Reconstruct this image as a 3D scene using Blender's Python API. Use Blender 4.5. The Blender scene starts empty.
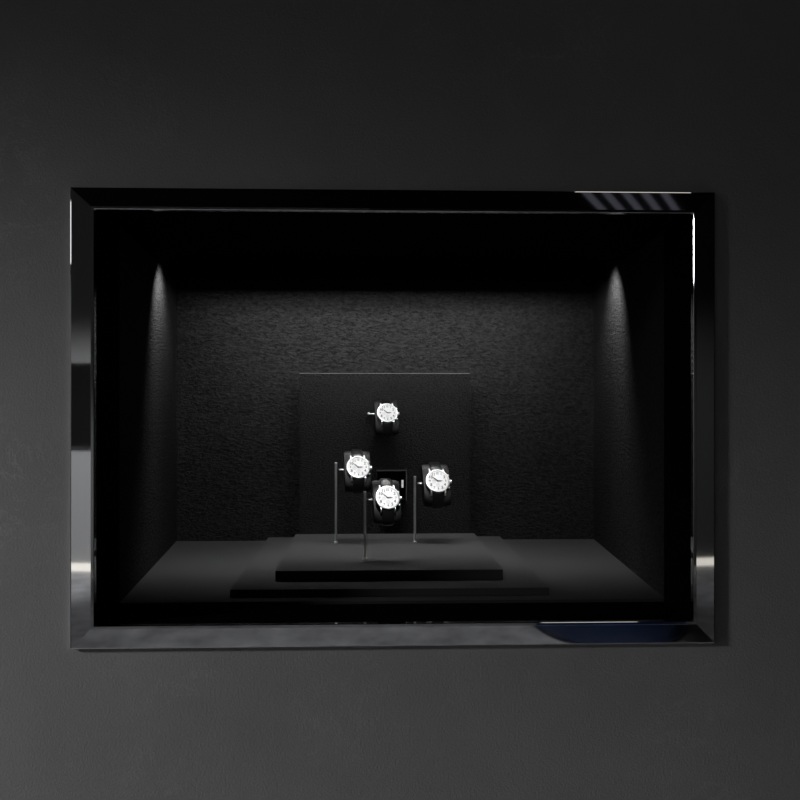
import bpy, bmesh, math, random
from mathutils import Vector, Matrix
random.seed(4)
S = bpy.context.scene
C = S.collection
PI = math.pi

# ------------------------------------------------------------------ camera
FPX, CAM = 900.0, Vector((0.0, -1.15, 1.3))
YAW = math.atan(31 / FPX)
HC = CAM.z
FW = Vector((math.sin(YAW), math.cos(YAW), 0)); RT = Vector((math.cos(YAW), -math.sin(YAW), 0))

def at(px, py, y):
    """world point on the plane Y = y that the photograph shows at (px, py)"""
    d = FW + RT * ((px - 400) / FPX) + Vector((0, 0, (400 - py) / FPX))
    return CAM + d * ((y - CAM.y) / d.y)

cd = bpy.data.cameras.new('camera')
cd.sensor_width = 36; cd.lens = FPX / 800 * 36; cd.clip_start = 0.02
cam = bpy.data.objects.new('camera', cd); C.objects.link(cam)
cam.location = CAM; cam.rotation_euler = (PI / 2, 0, -YAW)
S.camera = cam

# ------------------------------------------------------------------ materials
def new_mat(name):
    m = bpy.data.materials.new(name); m.use_nodes = True
    return m, m.node_tree, m.node_tree.nodes['Principled BSDF']

def mat(name, col, rough=0.5, metal=0.0, spec=0.5, bump=None, mottle=None, emit=None, grain=0):
    """bump=(scale, strength, distance, detail, zstretch); mottle=(scale, amount)"""
    m, t, b = new_mat(name)
    if not isinstance(col, (tuple, list)): col = (col, col, col)
    b.inputs['Base Color'].default_value = (*col, 1)
    b.inputs['Roughness'].default_value = rough
    b.inputs['Metallic'].default_value = metal
    b.inputs['Specular IOR Level'].default_value = spec
    tc = t.nodes.new('ShaderNodeTexCoord')
    if bump:
        sc, st, di, de, zs = bump
        mp = t.nodes.new('ShaderNodeMapping'); mp.inputs['Scale'].default_value = (1, 1, zs)
        t.links.new(tc.outputs['Object'], mp.inputs['Vector'])
        n = t.nodes.new('ShaderNodeTexNoise'); n.inputs['Scale'].default_value = sc
        n.inputs['Detail'].default_value = de; n.inputs['Roughness'].default_value = 0.6
        n.inputs['Distortion'].default_value = 0.6
        t.links.new(mp.outputs['Vector'], n.inputs['Vector'])
        bp = t.nodes.new('ShaderNodeBump'); bp.inputs['Strength'].default_value = st
        bp.inputs['Distance'].default_value = di
        t.links.new(n.outputs['Fac'], bp.inputs['Height'])
        t.links.new(bp.outputs['Normal'], b.inputs['Normal'])
        if grain:
            r = t.nodes.new('ShaderNodeValToRGB')
            r.color_ramp.elements[0].position = 0.36; r.color_ramp.elements[1].position = 0.64
            r.color_ramp.elements[0].color = (*[c * (1 - grain) for c in col], 1)
            r.color_ramp.elements[1].color = (*[c * (1 + grain) for c in col], 1)
            t.links.new(n.outputs['Fac'], r.inputs['Fac'])
            t.links.new(r.outputs['Color'], b.inputs['Base Color'])
    if mottle:
        sc, am = mottle
        n = t.nodes.new('ShaderNodeTexNoise'); n.inputs['Scale'].default_value = sc
        n.inputs['Detail'].default_value = 8; n.inputs['Roughness'].default_value = 0.62
        t.links.new(tc.outputs['Object'], n.inputs['Vector'])
        r = t.nodes.new('ShaderNodeValToRGB')
        r.color_ramp.elements[0].position = 0.35; r.color_ramp.elements[1].position = 0.68
        r.color_ramp.elements[0].color = (*[c * (1 - am) for c in col], 1)
        r.color_ramp.elements[1].color = (*[c * (1 + am) for c in col], 1)
        t.links.new(n.outputs['Fac'], r.inputs['Fac'])
        t.links.new(r.outputs['Color'], b.inputs['Base Color'])
    if emit:
        b.inputs['Emission Color'].default_value = (*emit[0], 1)
        b.inputs['Emission Strength'].default_value = emit[1]
    return m

def plaster_mat():
    """dark grey plaster: soft clouds, fine grain, a few faint chalky veins and crazed patches"""
    m, t, b = new_mat('dark_plaster')
    N, L = t.nodes.new, t.links.new
    b.inputs['Roughness'].default_value = 0.72
    b.inputs['Specular IOR Level'].default_value = 0.12
    tc = N('ShaderNodeTexCoord')
    cl = N('ShaderNodeTexNoise'); cl.inputs['Scale'].default_value = 3.2; cl.inputs['Detail'].default_value = 9
    cl.inputs['Roughness'].default_value = 0.66
    L(tc.outputs['Object'], cl.inputs['Vector'])
    r1 = N('ShaderNodeValToRGB')
    r1.color_ramp.elements[0].position = 0.3; r1.color_ramp.elements[0].color = (.36, .36, .363, 1)
    r1.color_ramp.elements[1].position = 0.72; r1.color_ramp.elements[1].color = (.44, .44, .444, 1)
    L(cl.outputs['Fac'], r1.inputs['Fac'])
    # thin veins where a warped noise crosses its middle
    wn = N('ShaderNodeTexNoise'); wn.inputs['Scale'].default_value = 9; wn.inputs['Detail'].default_value = 7
    wn.inputs['Roughness'].default_value = 0.7; wn.inputs['Distortion'].default_value = 1.2
    L(tc.outputs['Object'], wn.inputs['Vector'])
    r2 = N('ShaderNodeValToRGB'); e = r2.color_ramp.elements
    e[0].position = 0.485; e[0].color = (0, 0, 0, 1)
    e[1].position = 0.515; e[1].color = (0, 0, 0, 1)
    k = e.new(0.5); k.color = (1, 1, 1, 1)
    L(wn.outputs['Fac'], r2.inputs['Fac'])
    pn = N('ShaderNodeTexNoise'); pn.inputs['Scale'].default_value = 2.6; pn.inputs['Detail'].default_value = 3
    pmap = N('ShaderNodeMapping'); pmap.inputs['Location'].default_value = (3.1, 0, 1.7)
    L(tc.outputs['Object'], pmap.inputs['Vector']); L(pmap.outputs['Vector'], pn.inputs['Vector'])
    r3 = N('ShaderNodeValToRGB')
    r3.color_ramp.elements[0].position = 0.5; r3.color_ramp.elements[1].position = 0.68
    L(pn.outputs['Fac'], r3.inputs['Fac'])
    mu = N('ShaderNodeMath'); mu.operation = 'MULTIPLY'
    L(r2.outputs['Color'], mu.inputs[0]); L(r3.outputs['Color'], mu.inputs[1])
    mm = N('ShaderNodeMath'); mm.operation = 'MULTIPLY'; mm.inputs[1].default_value = 0.8
    L(mu.outputs[0], mm.inputs[0])
    mx = N('ShaderNodeMixRGB'); mx.inputs['Color2'].default_value = (.60, .60, .605, 1)
    L(mm.outputs[0], mx.inputs['Fac']); L(r1.outputs['Color'], mx.inputs['Color1'])
    L(mx.outputs['Color'], b.inputs['Base Color'])
    g = N('ShaderNodeTexNoise'); g.inputs['Scale'].default_value = 380; g.inputs['Detail'].default_value = 4
    L(tc.outputs['Object'], g.inputs['Vector'])
    bp = N('ShaderNodeBump'); bp.inputs['Strength'].default_value = 0.38; bp.inputs['Distance'].default_value = 0.0015
    L(g.outputs['Fac'], bp.inputs['Height']); L(bp.outputs['Normal'], b.inputs['Normal'])
    return m

M = dict(
    plaster=plaster_mat(),
    chrome=mat('black_chrome', (.84, .85, .87), 0.03, 1.0),
    tunnel=mat('black_velvet', .0015, 0.9, spec=0.02),
    leather=mat('black_leatherette', .021, 0.62, spec=0.12, bump=(115, 1.0, 0.012, 5, 1.9), grain=.55),
    deck=mat('satin_black_deck', .046, 0.6, spec=0.15, bump=(500, 0.1, 0.0005, 2, 1)),
    plinth=mat('satin_black_plinth', .050, 0.6, spec=0.15, bump=(500, 0.1, 0.0005, 2, 1)),
    panel=mat('fine_black_leather', .014, 0.6, spec=0.12, bump=(230, 1.0, 0.006, 4, 1.6), grain=.6),
    lit_edge=mat('lit_edge_grey', .13, 0.4, spec=0.5),  # paler than the board: light caught on its edge, put into the colour
    rod=mat('brushed_gunmetal', .75, 0.55, 0.85),
    peg=mat('polished_steel', .85, 0.42, 0.8),
    collar=mat('black_collar', .006, 0.5),
    pad=mat('black_pad_leather', .0045, 0.5, spec=0.22, bump=(900, 0.2, 0.0006, 3, 1)),
    strap=mat('black_strap_leather', .004, 0.32, spec=0.4, bump=(1500, 0.25, 0.0004, 3, 1)),
    steel=mat('watch_steel', .88, 0.38, 1.0),
    dial=mat('white_dial', .60, 0.5, spec=0.3),
    subdial=mat('silver_subdial', .53, 0.45, spec=0.3),
    ink=mat('black_ink', .012, 0.4),
    box=mat('black_box', .004, 0.5, spec=0.2),
    rim=mat('grey_rim', .17, 0.4, 0.6),
    tag=mat('white_tag', .80, 0.5),
    concrete=mat('grey_concrete_floor', (.46, .46, .475), 0.6, spec=0.3, mottle=(7, .34)),
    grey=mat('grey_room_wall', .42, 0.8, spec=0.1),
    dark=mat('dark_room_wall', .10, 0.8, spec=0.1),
    black=mat('matt_black', .008, 0.7, spec=0.1),
    slat=mat('glowing_slat', .4, 0.6, emit=((.8, .8, 1), .045)),  # slats given a glow of their own in place of bounced light
    navy=mat('navy_leather', (.008, .028, .10), 0.22, spec=0.7, bump=(90, 0.6, 0.003, 3, 1)),
    baseboard=mat('pale_baseboard', (.8, .78, .72), 0.5),
    led=mat('led_diffuser', (.9, .88, .82), 0.5, emit=((1, .93, .82), .6)),
    glow_panel=mat('glow_panel_white', .8, 0.5, emit=((1, 1, 1), 1.2)),
)

# ------------------------------------------------------------------ mesh helpers
def bm_new(): return bmesh.new()

def add_box(bm, x0, x1, y0, y1, z0, z1):
    v = [bm.verts.new((x, y, z)) for x in (x0, x1) for y in (y0, y1) for z in (z0, z1)]
    for f in ((0, 1, 3, 2), (4, 6, 7, 5), (0, 4, 5, 1), (2, 3, 7, 6), (0, 2, 6, 4), (1, 5, 7, 3)):
        bm.faces.new([v[i] for i in f])

def add_lathe(bm, prof, seg=48, axis='Z', origin=(0, 0, 0), cap=True):
    """revolve (radius, height) pairs about an axis through origin"""
    o = Vector(origin); rings = []
    for r, h in prof:
        ring = []
        for i in range(seg):
            a = 2 * PI * i / seg
            c, s = r * math.cos(a), r * math.sin(a)
            p = {'Z': (c, s, h), 'X': (h, c, s), 'Y': (s, h, c)}[axis]
            ring.append(bm.verts.new(o + Vector(p)))
        rings.append(ring)
    for a, b in zip(rings, rings[1:]):
        for i in range(seg):
            j = (i + 1) % seg
            bm.faces.new((a[i], a[j], b[j], b[i]))
    if cap:
        if prof[0][0] > 1e-6: bm.faces.new(list(reversed(rings[0])))
        if prof[-1][0] > 1e-6: bm.faces.new(rings[-1])

def add_prism(bm, pts, h0, h1, plane='XY'):
    """extrude a closed outline"""
    def P(a, b, h): return {'XY': (a, b, h), 'XZ': (a, h, b), 'YZ': (h, a, b)}[plane]
    lo = [bm.verts.new(P(a, b, h0)) for a, b in pts]
    hi = [bm.verts.new(P(a, b, h1)) for a, b in pts]
    n = len(pts)
    for i in range(n):
        j = (i + 1) % n
        bm.faces.new((lo[i], lo[j], hi[j], hi[i]))
    bm.faces.new(list(reversed(lo))); bm.faces.new(hi)

def obj(name, bm, m, parent=None, smooth=False, bevel=0, seg=2, recalc=True):
    if recalc: bmesh.ops.recalc_face_normals(bm, faces=bm.faces[:])
    me = bpy.data.meshes.new(name); bm.to_mesh(me); bm.free()
    me.materials.append(m)
    o = bpy.data.objects.new(name, me); C.objects.link(o)
    if parent: o.parent = parent
    if smooth:
        for p in me.polygons: p.use_smooth = True
        try: me.set_sharp_from_angle(angle=math.radians(38))
        except Exception: pass
    if bevel:
        b = o.modifiers.new('bevel', 'BEVEL'); b.width = bevel; b.segments = seg
        b.limit_method = 'ANGLE'; b.angle_limit = math.radians(40)
    return o

def empty(name, loc, label, cat, group=None):
    o = bpy.data.objects.new(name, None); C.objects.link(o)
    o.empty_display_size = .02
    o.location = loc; o['label'] = label; o['category'] = cat
    if group: o['group'] = group
    return o

def tag(o, label, cat, group=None):
    o['label'] = label; o['category'] = cat
    if group: o['group'] = group
    return o

def struct(name, bm, m, **k):
    o = obj(name, bm, m, **k); o['kind'] = 'structure'; return o

# ------------------------------------------------------------------ dimensions (metres)
WALL = 0.0128                          # plaster face; the chrome frame stands proud of it
OX0, OX1, OZ0, OZ1 = -.3484, .4206, HC - .2868, HC + .2422     # opening of the niche
FX0, FX1, FZ0, FZ1 = -.3796, .4502, HC - .3168, HC + .2706     # outer edge of the frame
DECK = HC - .2840
TY = .122                             # where the black reveal ends and the chamber starts
BY = .675                             # back wall of the chamber
CEIL = HC + .2425
RX0, RX1, RY, RZ = -4.8, 5.2, -5.5, 3.0

# ------------------------------------------------------------------ the room
b = bm_new()
g = .021
add_box(b, RX0, OX0 - g, WALL, WALL + .10, 0, RZ)
add_box(b, OX1 + g, RX1, WALL, WALL + .10, 0, RZ)
add_box(b, OX0 - g, OX1 + g, WALL, WALL + .10, 0, OZ0 - g)
add_box(b, OX0 - g, OX1 + g, WALL, WALL + .10, OZ1 + g, RZ)
struct('wall_front', b, M['plaster'])
b = bm_new(); add_box(b, RX0, RX1, RY, WALL + .1, -.1, 0); struct('floor', b, M['concrete'])
b = bm_new(); add_box(b, RX0, RX1, RY, WALL + .1, RZ, RZ + .1); struct('ceiling', b, M['black'])
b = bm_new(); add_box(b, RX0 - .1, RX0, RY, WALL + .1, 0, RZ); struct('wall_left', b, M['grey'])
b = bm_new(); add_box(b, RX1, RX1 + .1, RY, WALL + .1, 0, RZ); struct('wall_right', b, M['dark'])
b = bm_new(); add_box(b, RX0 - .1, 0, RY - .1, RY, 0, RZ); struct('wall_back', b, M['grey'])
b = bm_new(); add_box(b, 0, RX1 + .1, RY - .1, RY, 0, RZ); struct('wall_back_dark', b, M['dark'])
b = bm_new(); add_box(b, RX0, RX1, RY, RY + .02, 0, .06); struct('baseboard_back', b, M['baseboard'])
for x0, x1 in ((-4.2, -2.6), (3.0, 4.4)):
    b = bm_new(); add_box(b, x0, x1, RY + .02, RY + .03, 0, .06); struct('trim_5', b, M['led'])
# glowing panel added high on the left wall, out of view
WY0, WY1, WZ0, WZ1 = -1.8, -.9, 2.12, 2.5
b = bm_new(); add_box(b, RX0, RX0 + .012, WY0, WY1, WZ0, WZ1)
gpan = struct('glow_panel_1', b, M['glow_panel'])
b = bm_new()
for y0, y1, z0, z1 in ((WY0 - .06, WY0, WZ0 - .06, WZ1 + .06), (WY1, WY1 + .06, WZ0 - .06, WZ1 + .06),
                       (WY0, WY1, WZ0 - .06, WZ0), (WY0, WY1, WZ1, WZ1 + .06)):
    add_box(b, RX0, RX0 + .04, y0, y1, z0, z1)
wf = obj('glow_panel_border', b, M['black'], parent=gpan)

# ------------------------------------------------------------------ the niche behind the frame
def slab(name, a, b_, z0, z1, m, th=.02, side=1):
    """upright wall of the chamber from plan point a to plan point b"""
    bm = bm_new()
    d = Vector((b_[0] - a[0], b_[1] - a[1])).normalized(); n = Vector((d.y, -d.x)) * th * side
    add_prism(bm, [a, b_, (b_[0] + n.x, b_[1] + n.y), (a[0] + n.x, a[1] + n.y)], z0, z1)
    return struct(name, bm, m)

KX0, KX1 = -.3868, .4584
slab('wall_niche_left', (OX0 - .0005, TY), (KX0, BY), DECK - .02, CEIL + .02, M['leather'], side=-1)
slab('wall_niche_right', (OX1 + .0025, TY), (KX1, BY), DECK - .02, CEIL + .02, M['leather'], side=1)
b = bm_new(); add_box(b, KX0 - .03, KX1 + .03, BY, BY + .02, DECK - .02, CEIL + .02)
struct('wall_niche_back', b, M['leather'])
b = bm_new()
add_prism(b, [(OX0 - .0005, TY), (OX1 + .0025, TY), (KX1, BY), (KX0, BY)], DECK - .02, DECK)
struct('floor_niche', b, M['deck'])
# black reveal between the frame and the chamber
b = bm_new()
add_box(b, OX0 - .02, OX0 - .0006, .012, TY, OZ0 - .02, OZ1 + .02)
add_box(b, OX1 + .0006, OX1 + .02, .012, TY, OZ0 - .02, OZ1 + .02)
add_box(b, OX0 - .0006, OX1 + .0006, .012, TY - .004, OZ0 - .02, OZ0 - .0004)
add_box(b, OX0 - .0006, OX1 + .0006, .012, TY, OZ1 + .0004, OZ1 + .02)
struct('trim_1', b, M['tunnel'])
# chamber ceiling with the lamp baffle across it
LY = .425
b = bm_new()
add_box(b, KX0 - .02, KX1 + .02, TY, BY, CEIL, CEIL + .02)
add_box(b, OX0 - .02, OX1 + .02, TY, TY + .01, CEIL + .001, OZ1 + .02)
struct('ceiling_niche', b, M['tunnel'])
LX0, LX1 = -.335, .405
b = bm_new()
add_box(b, LX0 - .01, LX1 + .01, LY - .013, LY - .010, CEIL - .031, CEIL)
add_box(b, LX0 - .01, LX1 + .01, LY - .010, LY + .017, CEIL - .003, CEIL)
add_box(b, LX0 - .01, LX1 + .01, LY + .017, LY + .020, CEIL - .0096, CEIL)
lamp = struct('trim_2', b, M['tunnel'])
b = bm_new(); add_box(b, LX0, LX1, LY - .008, LY + .008, CEIL - .005, CEIL - .003)
obj('led_diffuser', b, M['led'], parent=lamp)

def area(name, loc, direction, sx, sy, power, spread=180, col=(1, 1, 1)):
    l = bpy.data.lights.new(name, 'AREA'); l.shape = 'RECTANGLE'; l.size = sx; l.size_y = sy
    l.energy = power; l.spread = math.radians(spread); l.color = col
    o = bpy.data.objects.new(name, l); C.objects.link(o); o.location = loc
    o.rotation_euler = Vector(direction).to_track_quat('-Z', 'Y').to_euler()
    return o
def spot(name, loc, target, power, cone, blend=.6, r=.004):
    l = bpy.data.lights.new(name, 'SPOT'); l.energy = power; l.spot_size = math.radians(cone)
    l.spot_blend = blend; l.shadow_soft_size = r
    o = bpy.data.objects.new(name, l); C.objects.link(o); o.location = loc
    o.rotation_euler = (Vector(target) - Vector(loc)).to_track_quat('-Z', 'Y').to_euler()
    return o

# strip lamp washing the back wall, plus one added to light the deck
for tilt, spread, power, dz, sy, cut in ((66, 118, 1.75, .0, .004, .10), (-1, 70, .86, .001, .012, .0)):
    a = math.radians(tilt)
    area('niche_strip_lamp', ((LX0 + LX1) / 2, LY, CEIL - .007 - dz), (0, math.sin(a), -math.cos(a)), LX1 - LX0 - cut, sy, power, spread=spread)
# a small downlight beside each side wall, at the ends of the strip
for sx, x in ((-1, LX0 + .022), (1, LX1 - .022)):
    spot('niche_end_lamp', (x, LY + .034, CEIL - .006), (x + sx * .42, LY + .10, DECK + .05), 2.7, 104, 1.0, .008)

# ------------------------------------------------------------------ chrome frame
fr = empty('chrome_surround', ((FX0 + FX1) / 2, WALL, FZ0), 'mirror-polished black chrome rectangular frame set on the dark plaster wall', 'frame')
W = OX0 - FX0
prof = [(0, WALL), (0, .0075), (.0008, .0059), (.0021, .0052), (W - .0042, .0036), (W - .0038, .0032), (W - .0006, .0032), (W, .0038), (W, .013)]
corners = [(FX0, FZ0), (FX1, FZ0), (FX1, FZ1), (FX0, FZ1)]
inner = [(OX0, OZ0), (OX1, OZ0), (OX1, OZ1), (OX0, OZ1)]
for k in range(4):
    bm = bm_new(); loops = []
    for c in (k, (k + 1) % 4):
        loops.append([bm.verts.new((corners[c][0] + (inner[c][0] - corners[c][0]) * t / W - fr.location.x, y - fr.location.y,
                                    corners[c][1] + (inner[c][1] - corners[c][1]) * t / W - fr.location.z)) for t, y in prof])
    a, c = loops
    n = len(prof)
    for i in range(n - 1): bm.faces.new((a[i], c[i], c[i + 1], a[i + 1]))
    bm.faces.new((a[n - 1], c[n - 1], c[0], a[0]))
    bm.faces.new(a); bm.faces.new(list(reversed(c)))
    obj('rail', bm, M['chrome'], parent=fr)

# ------------------------------------------------------------------ plinths and backboard
P2 = HC - .2731; P1 = HC - .2571
b = bm_new(); add_box(b, -.2310, .2310, -.2480, .2480, 0, P2 - DECK)
lo = tag(obj('display_plinth', b, M['plinth'], bevel=.0006), 'wide low black plinth lying on the niche floor, under the smaller plinth', 'plinth')
lo.location = (.0312, .400, DECK)
b = bm_new(); add_box(b, -.1720, .1720, -.1855, .1855, 0, P1 - P2)
up = tag(obj('display_plinth', b, M['plinth'], bevel=.0006), 'smaller black plinth on top of the wide one, carrying the three rod stands', 'plinth')
up.location = (.0312, .3955, P2)

PY, PT = .622, .018                    # backboard: front face and thickness
px0, px1, pz1 = at(299.6, 450, PY).x, at(469.8, 450, PY).x, at(385, 373.1, PY).z
bd = empty('backboard', ((px0 + px1) / 2, PY + PT / 2, P2), 'square black leather backboard standing behind the upper plinth and all the watches', 'backboard')
hw = (px1 - px0) / 2
b = bm_new(); add_box(b, -hw, hw, -PT / 2, PT / 2, 0, pz1 - P2 - .0012)
obj('board', b, M['panel'], parent=bd)
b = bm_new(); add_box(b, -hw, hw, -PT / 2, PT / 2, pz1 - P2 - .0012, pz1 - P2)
e = obj('top_edge', b, M['lit_edge'], parent=bd); e['label'] = 'top edge of the board, coloured pale as if catching light'

# ------------------------------------------------------------------ watches, pads and stands
T = math.radians(26)                   # dials look up by this much
YAWW = math.radians(7)                  # and turned a little to the right
PADW, PADH, PADD = .0445, .0745, .023   # pad the strap is buckled round
CASE = .0085                           # pad face to dial
def pad_curve(t, grow=0.0, a=PADD / 2, c=PADH / 2, e=2.6):
    cs, sn = math.cos(t), math.sin(t)
    r = (abs(cs) ** e + abs(sn) ** e) ** (-1 / e)
    y, z = -a * r * cs, c * r * sn
    n = Vector((y / a ** 2, z / c ** 2))
    # normal of the superellipse
    n = Vector((math.copysign(abs(y / a) ** (e - 1) / a, y), math.copysign(abs(z / c) ** (e - 1) / c, z))).normalized()
    return y + n.x * grow, z + n.y * grow

def make_pad(parent):
    bm = bm_new(); nx, nt = 14, 56; rows = []
    for i in range(nx + 1):
        u = -1 + 2 * i / nx
        f = 1 - .05 * max(0, (abs(u) - .9) / .1) ** 2
        row = []
        for k in range(nt):
            t = 2 * PI * k / nt
            y, z = pad_curve(t)
            row.append(bm.verts.new((u * PADW / 2, y * f, z * (f - .02 * u * u))))
        rows.append(row)
    for r0, r1 in zip(rows, rows[1:]):
        for k in range(nt):
            j = (k + 1) % nt
            bm.faces.new((r0[k], r0[j], r1[j], r1[k]))
    bm.faces.new(list(reversed(rows[0]))); bm.faces.new(rows[-1])
    return obj('cushion', bm, M['pad'], parent=parent, smooth=True)

def rounded_band(bm, path, width, thick, w1=None):
    """band across X following (y,z) points, outward side on the left of travel"""
    n = len(path); rings = []
    for i, (y, z) in enumerate(path):
        p = Vector(path[max(i - 1, 0)]); q = Vector(path[min(i + 1, n - 1)])
        d = (q - p).normalized(); nn = Vector((-d.y, d.x))
        if nn.dot(Vector((y, z))) < 0: nn = -nn
        w = (width + ((w1 or width) - width) * i / (n - 1)) / 2
        ring = []
        for x, h in ((-w, 0), (-w, thick * .55), (-w + .0012, thick * .9), (-w * .45, thick * 1.12), (w * .45, thick * 1.12), (w - .0012, thick * .9), (w, thick * .55), (w, 0)):
            ring.append(bm.verts.new((x, y + nn.x * h, z + nn.y * h)))
        rings.append(ring)
    for a, c in zip(rings, rings[1:]):
        for k in range(8):
            j = (k + 1) % 8
            bm.faces.new((a[k], a[j], c[j], c[k]))
    bm.faces.new(rings[0]); bm.faces.new(list(reversed(rings[-1])))

def text_mesh(bm, s, size, x, z, y):
    cu = bpy.data.curves.new('numeral', 'FONT'); cu.body = s; cu.size = size
    cu.align_x = 'CENTER'; cu.align_y = 'CENTER'; cu.extrude = .00006; cu.resolution_u = 3; cu.offset = size * .03
    to = bpy.data.objects.new('numeral', cu); C.objects.link(to)
    bpy.context.view_layer.update()
    me = bpy.data.meshes.new_from_object(to.evaluated_get(bpy.context.evaluated_depsgraph_get()))
    me.transform(Matrix.Translation((x, y, z)) @ Matrix.Rotation(PI / 2, 4, 'X'))
    bm.from_mesh(me)
    bpy.data.objects.remove(to); bpy.data.curves.remove(cu); bpy.data.meshes.remove(me)

R0 = .0200                             # bezel radius
def make_watch(label):
    w = empty('wristwatch', (0, 0, 0), label, 'watch', 'white dialled wristwatches in the niche')
    # origin: centre of the dial face; local -Y looks out of the dial
    bm = bm_new()
    add_lathe(bm, [(.0150, CASE), (.0182, CASE - .001), (.0192, CASE - .0035), (.0192, .0016), (.0186, .0006), (.0172, .0006)], 64, 'Y')
    obj('case', bm, M['steel'], w, smooth=True)
    bm = bm_new()
    add_lathe(bm, [(.0190, .0018), (R0, .0010), (R0, -.0002), (.0194, -.0012), (.0183, -.0014), (.0176, -.0006), (.0176, .0010)], 64, 'Y', cap=False)
    obj('bezel', bm, M['steel'], w, smooth=True)
    bm = bm_new(); add_lathe(bm, [(.0178, .0008), (.0178, 0)], 64, 'Y')
    d = obj('dial', bm, M['dial'], w)
    bm = bm_new()
    for k in range(60):                                     # minute track and twelve batons outside the numerals
        a = 2 * PI * k / 60; ln = .0011 if k % 5 == 0 else .0006
        wd = .00022 if k % 5 == 0 else .00010
        c, s = math.sin(a), math.cos(a)
        pts = [(c * r + s * e, s * r - c * e) for r, e in ((.0169, -wd), (.0169, wd), (.0169 - ln, wd), (.0169 - ln, -wd))]
        add_prism(bm, pts, -.0001, -.00002, 'XZ')
    obj('minute_track', bm, M['ink'], d)
    bm = bm_new()
    for h in range(1, 13):
        a = 2 * PI * h / 12; r = .0132
        big = h in (2, 4, 5, 8, 10, 11)
        text_mesh(bm, str(h), .0066 if big else .0050, r * math.sin(a), r * math.cos(a), -.0001)
    obj('numerals', bm, M['ink'], d, recalc=False)
    for x, z, r in ((-.0066, -.0012, .0034), (0, -.0074, .0036)):   # small registers
        bm = bm_new(); add_lathe(bm, [(r, 0), (r, -.00008), (r - .0003, -.00012)], 32, 'Y')
        for v in bm.verts: v.co += Vector((x, 0, z))
        sd = obj('subdial', bm, M['subdial'], d)
        bm = bm_new()
        for k in range(12):
            a = 2 * PI * k / 12; c, s = math.sin(a), math.cos(a)
            pts = [(x + c * rr + s * e, z + s * rr - c * e) for rr, e in ((r * .92, -.00010), (r * .92, .00010), (r * .70, .00010), (r * .70, -.00010))]
            add_prism(bm, pts, -.00020, -.00013, 'XZ')
        pts = [(x - .00015, z), (x + .00015, z), (x + .0005 - .0001, z + r * .7), (x + .0003, z + r * .7)]
        add_prism(bm, pts, -.00028, -.0002, 'XZ')
        obj('register_marks', bm, M['ink'], sd)
    def hand(name, ang, ln, wd, y):
        c, s = math.sin(ang), math.cos(ang)
        bm = bm_new()
        pts = [(c * r + s * e, s * r - c * e) for r, e in ((-.0022, -wd * .5), (-.0022, wd * .5), (ln * .55, wd), (ln, wd * .2), (ln, -wd * .2), (ln * .55, -wd))]
        add_prism(bm, pts, y - .00025, y, 'XZ')
        obj(name, bm, M['ink'], d)
    hand('hour_hand', math.radians(91), .0080, .0011, -.0004)
    hand('minute_hand', math.radians(309), .0110, .0009, -.0008)
    bm = bm_new(); add_lathe(bm, [(.0011, -.0002), (.0011, -.0013), (.0006, -.0016)], 24, 'Y'); obj('hand_hub', bm, M['ink'], d, smooth=True)
    # crown and pushers on the right
    bm = bm_new(); add_lathe(bm, [(.0011, .0188), (.0011, .0202), (.0026, .0204), (.0029, .0210), (.0029, .0228), (.0024, .0236)], 24, 'X', (0, .0036, 0))
    obj('crown', bm, M['steel'], w, smooth=True)
    for a in (30, -31):
        bm = bm_new(); add_lathe(bm, [(.0009, .0185), (.0009, .0208), (.0016, .0209), (.0017, .0222), (.0013, .0227)], 20, 'X', (0, .0036, 0))
        bm.transform(Matrix.Rotation(-math.radians(a), 4, 'Y'))
        obj('pusher', bm, M['steel'], w, smooth=True)
    # lugs
    for sx in (-1, 1):
        for sz in (-1, 1):
            bm = bm_new()
            pts = [(.0010, .0150), (.0010, .0188), (.0030, .0222), (.0062, .0240), (.0074, .0232), (.0066, .0200), (.0070, .0150)]
            add_prism(bm, [(y, z * sz) for y, z in pts], sx * .0104, sx * .0126, 'YZ')
            obj('lug', bm, M['steel'], w, bevel=.0005)
    # strap: two leather halves running from the lugs round the pad
    oy = CASE + PADD / 2                                     # pad centre in watch space
    for sz in (1, -1):
        path = [(.0046, .0200 * sz), (.0052, .0226 * sz)]
        t0 = math.radians(58)
        for k in range(21):
            t = t0 + (PI - t0 - .05) * k / 20
            y, z = pad_curve(t, .0004)
            path.append((y + oy, z * sz))
        path = [(y - oy, z) for y, z in path]
        bm = bm_new(); rounded_band(bm, path, .0190, .0026, .0150)
        for v in bm.verts: v.co.y += oy
        obj('strap', bm, M['strap'], w, smooth=True)
    return w

def set_pose(o, loc, s):
    o.location = loc; o.rotation_euler = (-T, 0, YAWW); o.scale = (s, s, s)

def copy_tree(o, parent=None):
    c = o.copy(); C.objects.link(c)
    if parent: c.parent = parent
    for ch in list(o.children): copy_tree(ch, c)
    return c

NRM = Vector((math.sin(YAWW) * math.cos(T), -math.cos(YAWW) * math.cos(T), math.sin(T)))
def pad_centre(dial, s): return dial - NRM * (CASE + PADD / 2) * s

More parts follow.
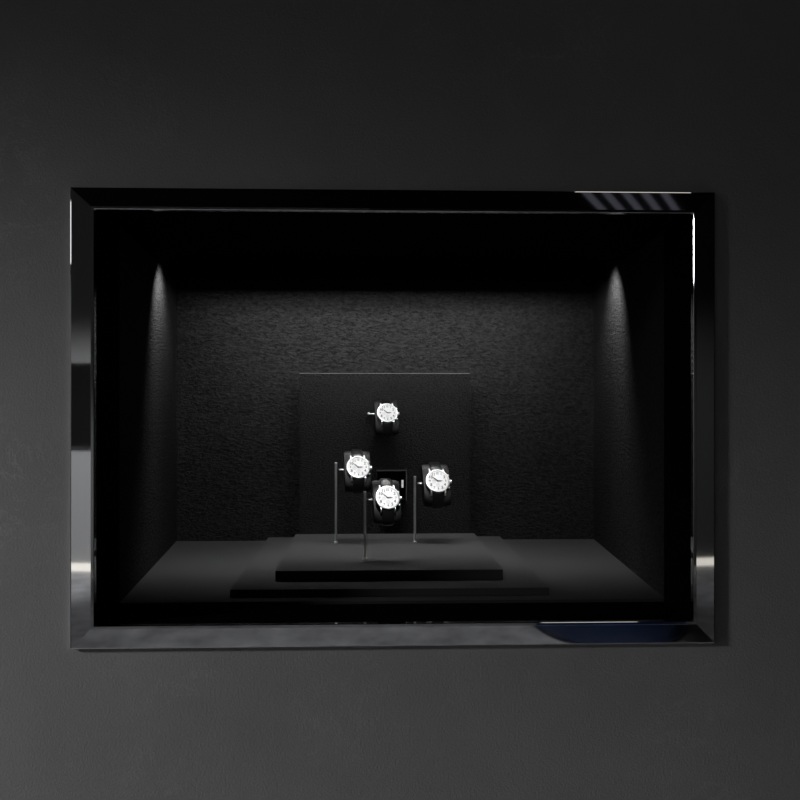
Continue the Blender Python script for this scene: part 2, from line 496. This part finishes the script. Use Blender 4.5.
# (dial px, stand foot y, wide px of the bezel)
dials = [
    ((358.3, 467.1), .4724, 23.7, 'highest of the three rod-stand watches, silver case, white dial, black strap'),
    ((387.8, 497.6), .3038, 24.7, 'nearest and lowest silver watch with white dial, in front of the small framed box'),
    ((437.8, 480.9), .4724, 24.4, 'silver watch with white dial alone at the right, on the right-hand rod stand'),
    ((387.4, 412.8), None, 20.9, 'topmost and smallest-looking silver watch, held by the bracket on the backboard'),
]
info = []
proto = None
for (px, py), sy, wpx, lab in dials:
    y = (sy if sy else PY - .032) - (CASE + PADD / 2) * math.cos(T)
    p = at(px, py, y)
    s = wpx / FPX * (y - CAM.y) / (2 * R0)
    if proto is None: proto = o = make_watch(lab)
    else: o = copy_tree(proto); o['label'] = lab
    set_pose(o, p, s)
    info.append((p, s, pad_centre(p, s)))

stands = [
    (336.0, 462.5, .4724, 0, 'tall dark rod stand with black pad, leftmost on the upper plinth'),
    (364.9, 491.2, .3038, 1, 'middle rod stand with black pad, foot nearest the front of the upper plinth'),
    (414.9, 476.0, .4724, 2, 'right-hand rod stand with black pad on the upper plinth'),
]
for px, pyt, y, k, lab in stands:
    base = at(px, 540, y); base.z = P1
    top = at(px, pyt, y).z - P1
    st = empty('watch_stand', base, lab, 'watch stand', 'rod stands on the upper plinth')
    bm = bm_new(); add_lathe(bm, [(.0021, .0015), (.0021, top - .003), (.0024, top - .0028), (.0024, top - .0006), (.0018, top)], 24)
    obj('rod', bm, M['rod'], st, smooth=True)
    bm = bm_new(); add_lathe(bm, [(.0036, 0), (.0036, .0016), (.0030, .0024), (.0021, .0028)], 28)
    obj('foot', bm, M['rod'], st, smooth=True)
    dial, s, pc = info[k]
    rel = pc - base
    zc = rel.z + .0035
    hx = rel.x - PADW / 2 * s
    bm = bm_new(); add_lathe(bm, [(.0015, .0015), (.0015, .0060)], 20, 'X', (0, 0, zc))
    obj('collar', bm, M['collar'], st, smooth=True)
    bm = bm_new(); add_lathe(bm, [(.0012, .0060), (.0012, hx + .004)], 20, 'X', (0, 0, zc))
    obj('peg', bm, M['peg'], st, smooth=True)
    cu = make_pad(st); cu.location = rel; cu.rotation_euler = (-T, 0, YAWW); cu.scale = (s, s, s)

# bracket for the top watch: stub out of the backboard, arm across, pad
dial, s, pc = info[3]
st = empty('watch_bracket', (at(368.6, 413.2, PY).x, PY, pc.z), 'short steel bracket with black pad fixed to the backboard', 'watch bracket')
rel = pc - st.location
zc = at(368.6, 413.6, pc.y).z - st.location.z
bm = bm_new(); add_lathe(bm, [(.0024, 0), (.0024, rel.y - .0030), (.0018, rel.y - .0046), (.0008, rel.y - .0052)], 20, 'Y', (0, 0, zc))
obj('stub', bm, M['peg'], st, smooth=True)
bm = bm_new(); add_lathe(bm, [(.0014, 0), (.0014, rel.x - PADW / 2 * s + .004)], 20, 'X', (0, rel.y, zc - .0006))
obj('peg', bm, M['peg'], st, smooth=True)
cu = make_pad(st); cu.location = rel; cu.rotation_euler = (-T, 0, YAWW); cu.scale = (s, s, s)

# small open framed box on the backboard behind the nearest watch
FD = .030
a = at(376.6, 470.2, PY - FD); c = at(406.8, 500.5, PY - FD)
bx = empty('open_box', ((a.x + c.x) / 2, PY, (a.z + c.z) / 2), 'small open black box with thin grey rim, on the backboard behind the lowest watch', 'box')
hx, hz = (c.x - a.x) / 2, (a.z - c.z) / 2
bm = bm_new(); th = .0018
for x0, x1, z0, z1 in ((-hx, hx, hz - th, hz), (-hx, hx, -hz, -hz + th), (-hx, -hx + th, -hz + th, hz - th), (hx - th, hx, -hz + th, hz - th)):
    add_box(bm, x0, x1, -FD + .001, 0, z0, z1)
add_box(bm, -hx + th, hx - th, -.003, 0, -hz + th, hz - th)
obj('shell', bm, M['box'], bx)
bm = bm_new(); th = .0016
for x0, x1, z0, z1 in ((-hx, hx, hz - th, hz), (hx - th, hx, -hz, hz - th)):
    add_box(bm, x0, x1, -FD, -FD + .001, z0, z1)
r_ = obj('rim', bm, M['rim'], bx); r_['label'] = 'thin grey rim'
q0, q1 = at(401.4, 479.8, PY - FD + .004), at(403.4, 487.2, PY - FD + .004)
bm = bm_new()
lx, rx, zt, zb = q0.x - bx.location.x, q1.x - bx.location.x, q0.z - bx.location.z, q1.z - bx.location.z
add_prism(bm, [(-FD - .0035, zb), (-FD - .0025, zb - .0006), (-FD + .0012, zt - .0006), (-FD, zt)], lx, rx, 'YZ')
add_prism(bm, [(-FD - .001, zb + .004), (-FD, zb + .002), (-.003, zb + .002), (-.003, zb + .004)], lx + .0008, rx - .0008, 'YZ')
t_ = obj('tag', bm, M['tag'], bx); t_['label'] = 'small upright white tag'

# unseen pin spot added to brighten the middle rod
spot('watch_pin_spot', (.05, .060, OZ1 - .006), (-.0068, .3038, P1 + .070), 1.0, 15, .8, .004)

# ------------------------------------------------------------------ what the chrome frame mirrors: the room behind the camera
b = bm_new(); add_box(b, -4.1, -2.4, RY, RY + .05, .95, 1.58); dk = struct('black_block', b, M['black'])  # black block on the far wall
b = bm_new()
for k in range(5):
    x = .92 + k * .11
    add_prism(b, [(x, -3.2), (x + .035, -3.2), (x + .035 + .65, -4.3), (x + .65, -4.3)], RZ - .02, RZ)
struct('trim_3', b, M['slat'])
b = bm_new(); add_box(b, .60, .93, -.46, -.30, RZ - .03, RZ - .001); struct('trim_4', b, M['led'])
b = bm_new()
add_lathe(b, [(.31, 0), (.335, .02), (.345, .10), (.34, .30), (.31, .37), (.24, .405), (.10, .415), (.0, .416)], 48, cap=False)
pf = obj('round_pouf', b, M['navy'], smooth=True)
tag(pf, 'round navy blue leather pouf mirrored in the bottom rail of the frame', 'pouf')
pf.location = (1.02, -2.57, 0)

# room lights: the key on the plaster, and spots added for the mirrored room
spot('wall_spot', (-3.0, -1.1, 2.06), (-.50, WALL, .12), 150, 62, 1.0, .17)
spot('left_wall_fill', (-2.9, -1.6, 2.8), (RX0, -1.4, 1.2), 40, 50, 1.0, .1)  # added to brighten the left wall
spot('back_wall_spot', (-1.6, -3.2, 2.7), (-3.3, RY, .35), 310, 48, 1.0, .1)
spot('back_wall_spot', (1.6, -3.2, 2.7), (3.6, RY, .35), 75, 55, 1.0, .1)  # added to lift the dark half of the far wall
spot('floor_fill', (-.2, -2.3, 2.95), (-.1, -2.9, 0), 64, 70, .7, .1)  # this and the next two are added to light the floor
spot('floor_fill', (-2.3, -3.4, 2.95), (-2.4, -3.9, 0), 32, 55, .8, .1)
spot('floor_fill', (2.3, -3.0, 2.95), (2.4, -3.5, 0), 15, 55, .8, .1)
spot('pouf_fill', (.55, -.9, 2.9), (.98, -2.25, .18), 70, 11, 1.0, .05)  # added to bring out the blue of the pouf

# pin spots under the reveal, one for each watch
for (p, sc, pc), pw in zip(info, (8.2, 14.5, 9.6, 2.6)):
    spot('watch_pin_spot', (p.x * .9 + .005, .060, OZ1 - .006), p, pw, 7.5, .5, .004)

w = bpy.data.worlds.new('world'); S.world = w; w.use_nodes = True
w.node_tree.nodes['Background'].inputs['Color'].default_value = (0, 0, 0, 1)

S.view_settings.view_transform = 'Standard'; S.view_settings.look = 'None'
S.view_settings.exposure = 0; S.view_settings.gamma = 1
S.view_settings.use_curve_mapping = False
S.cycles.use_denoising = True
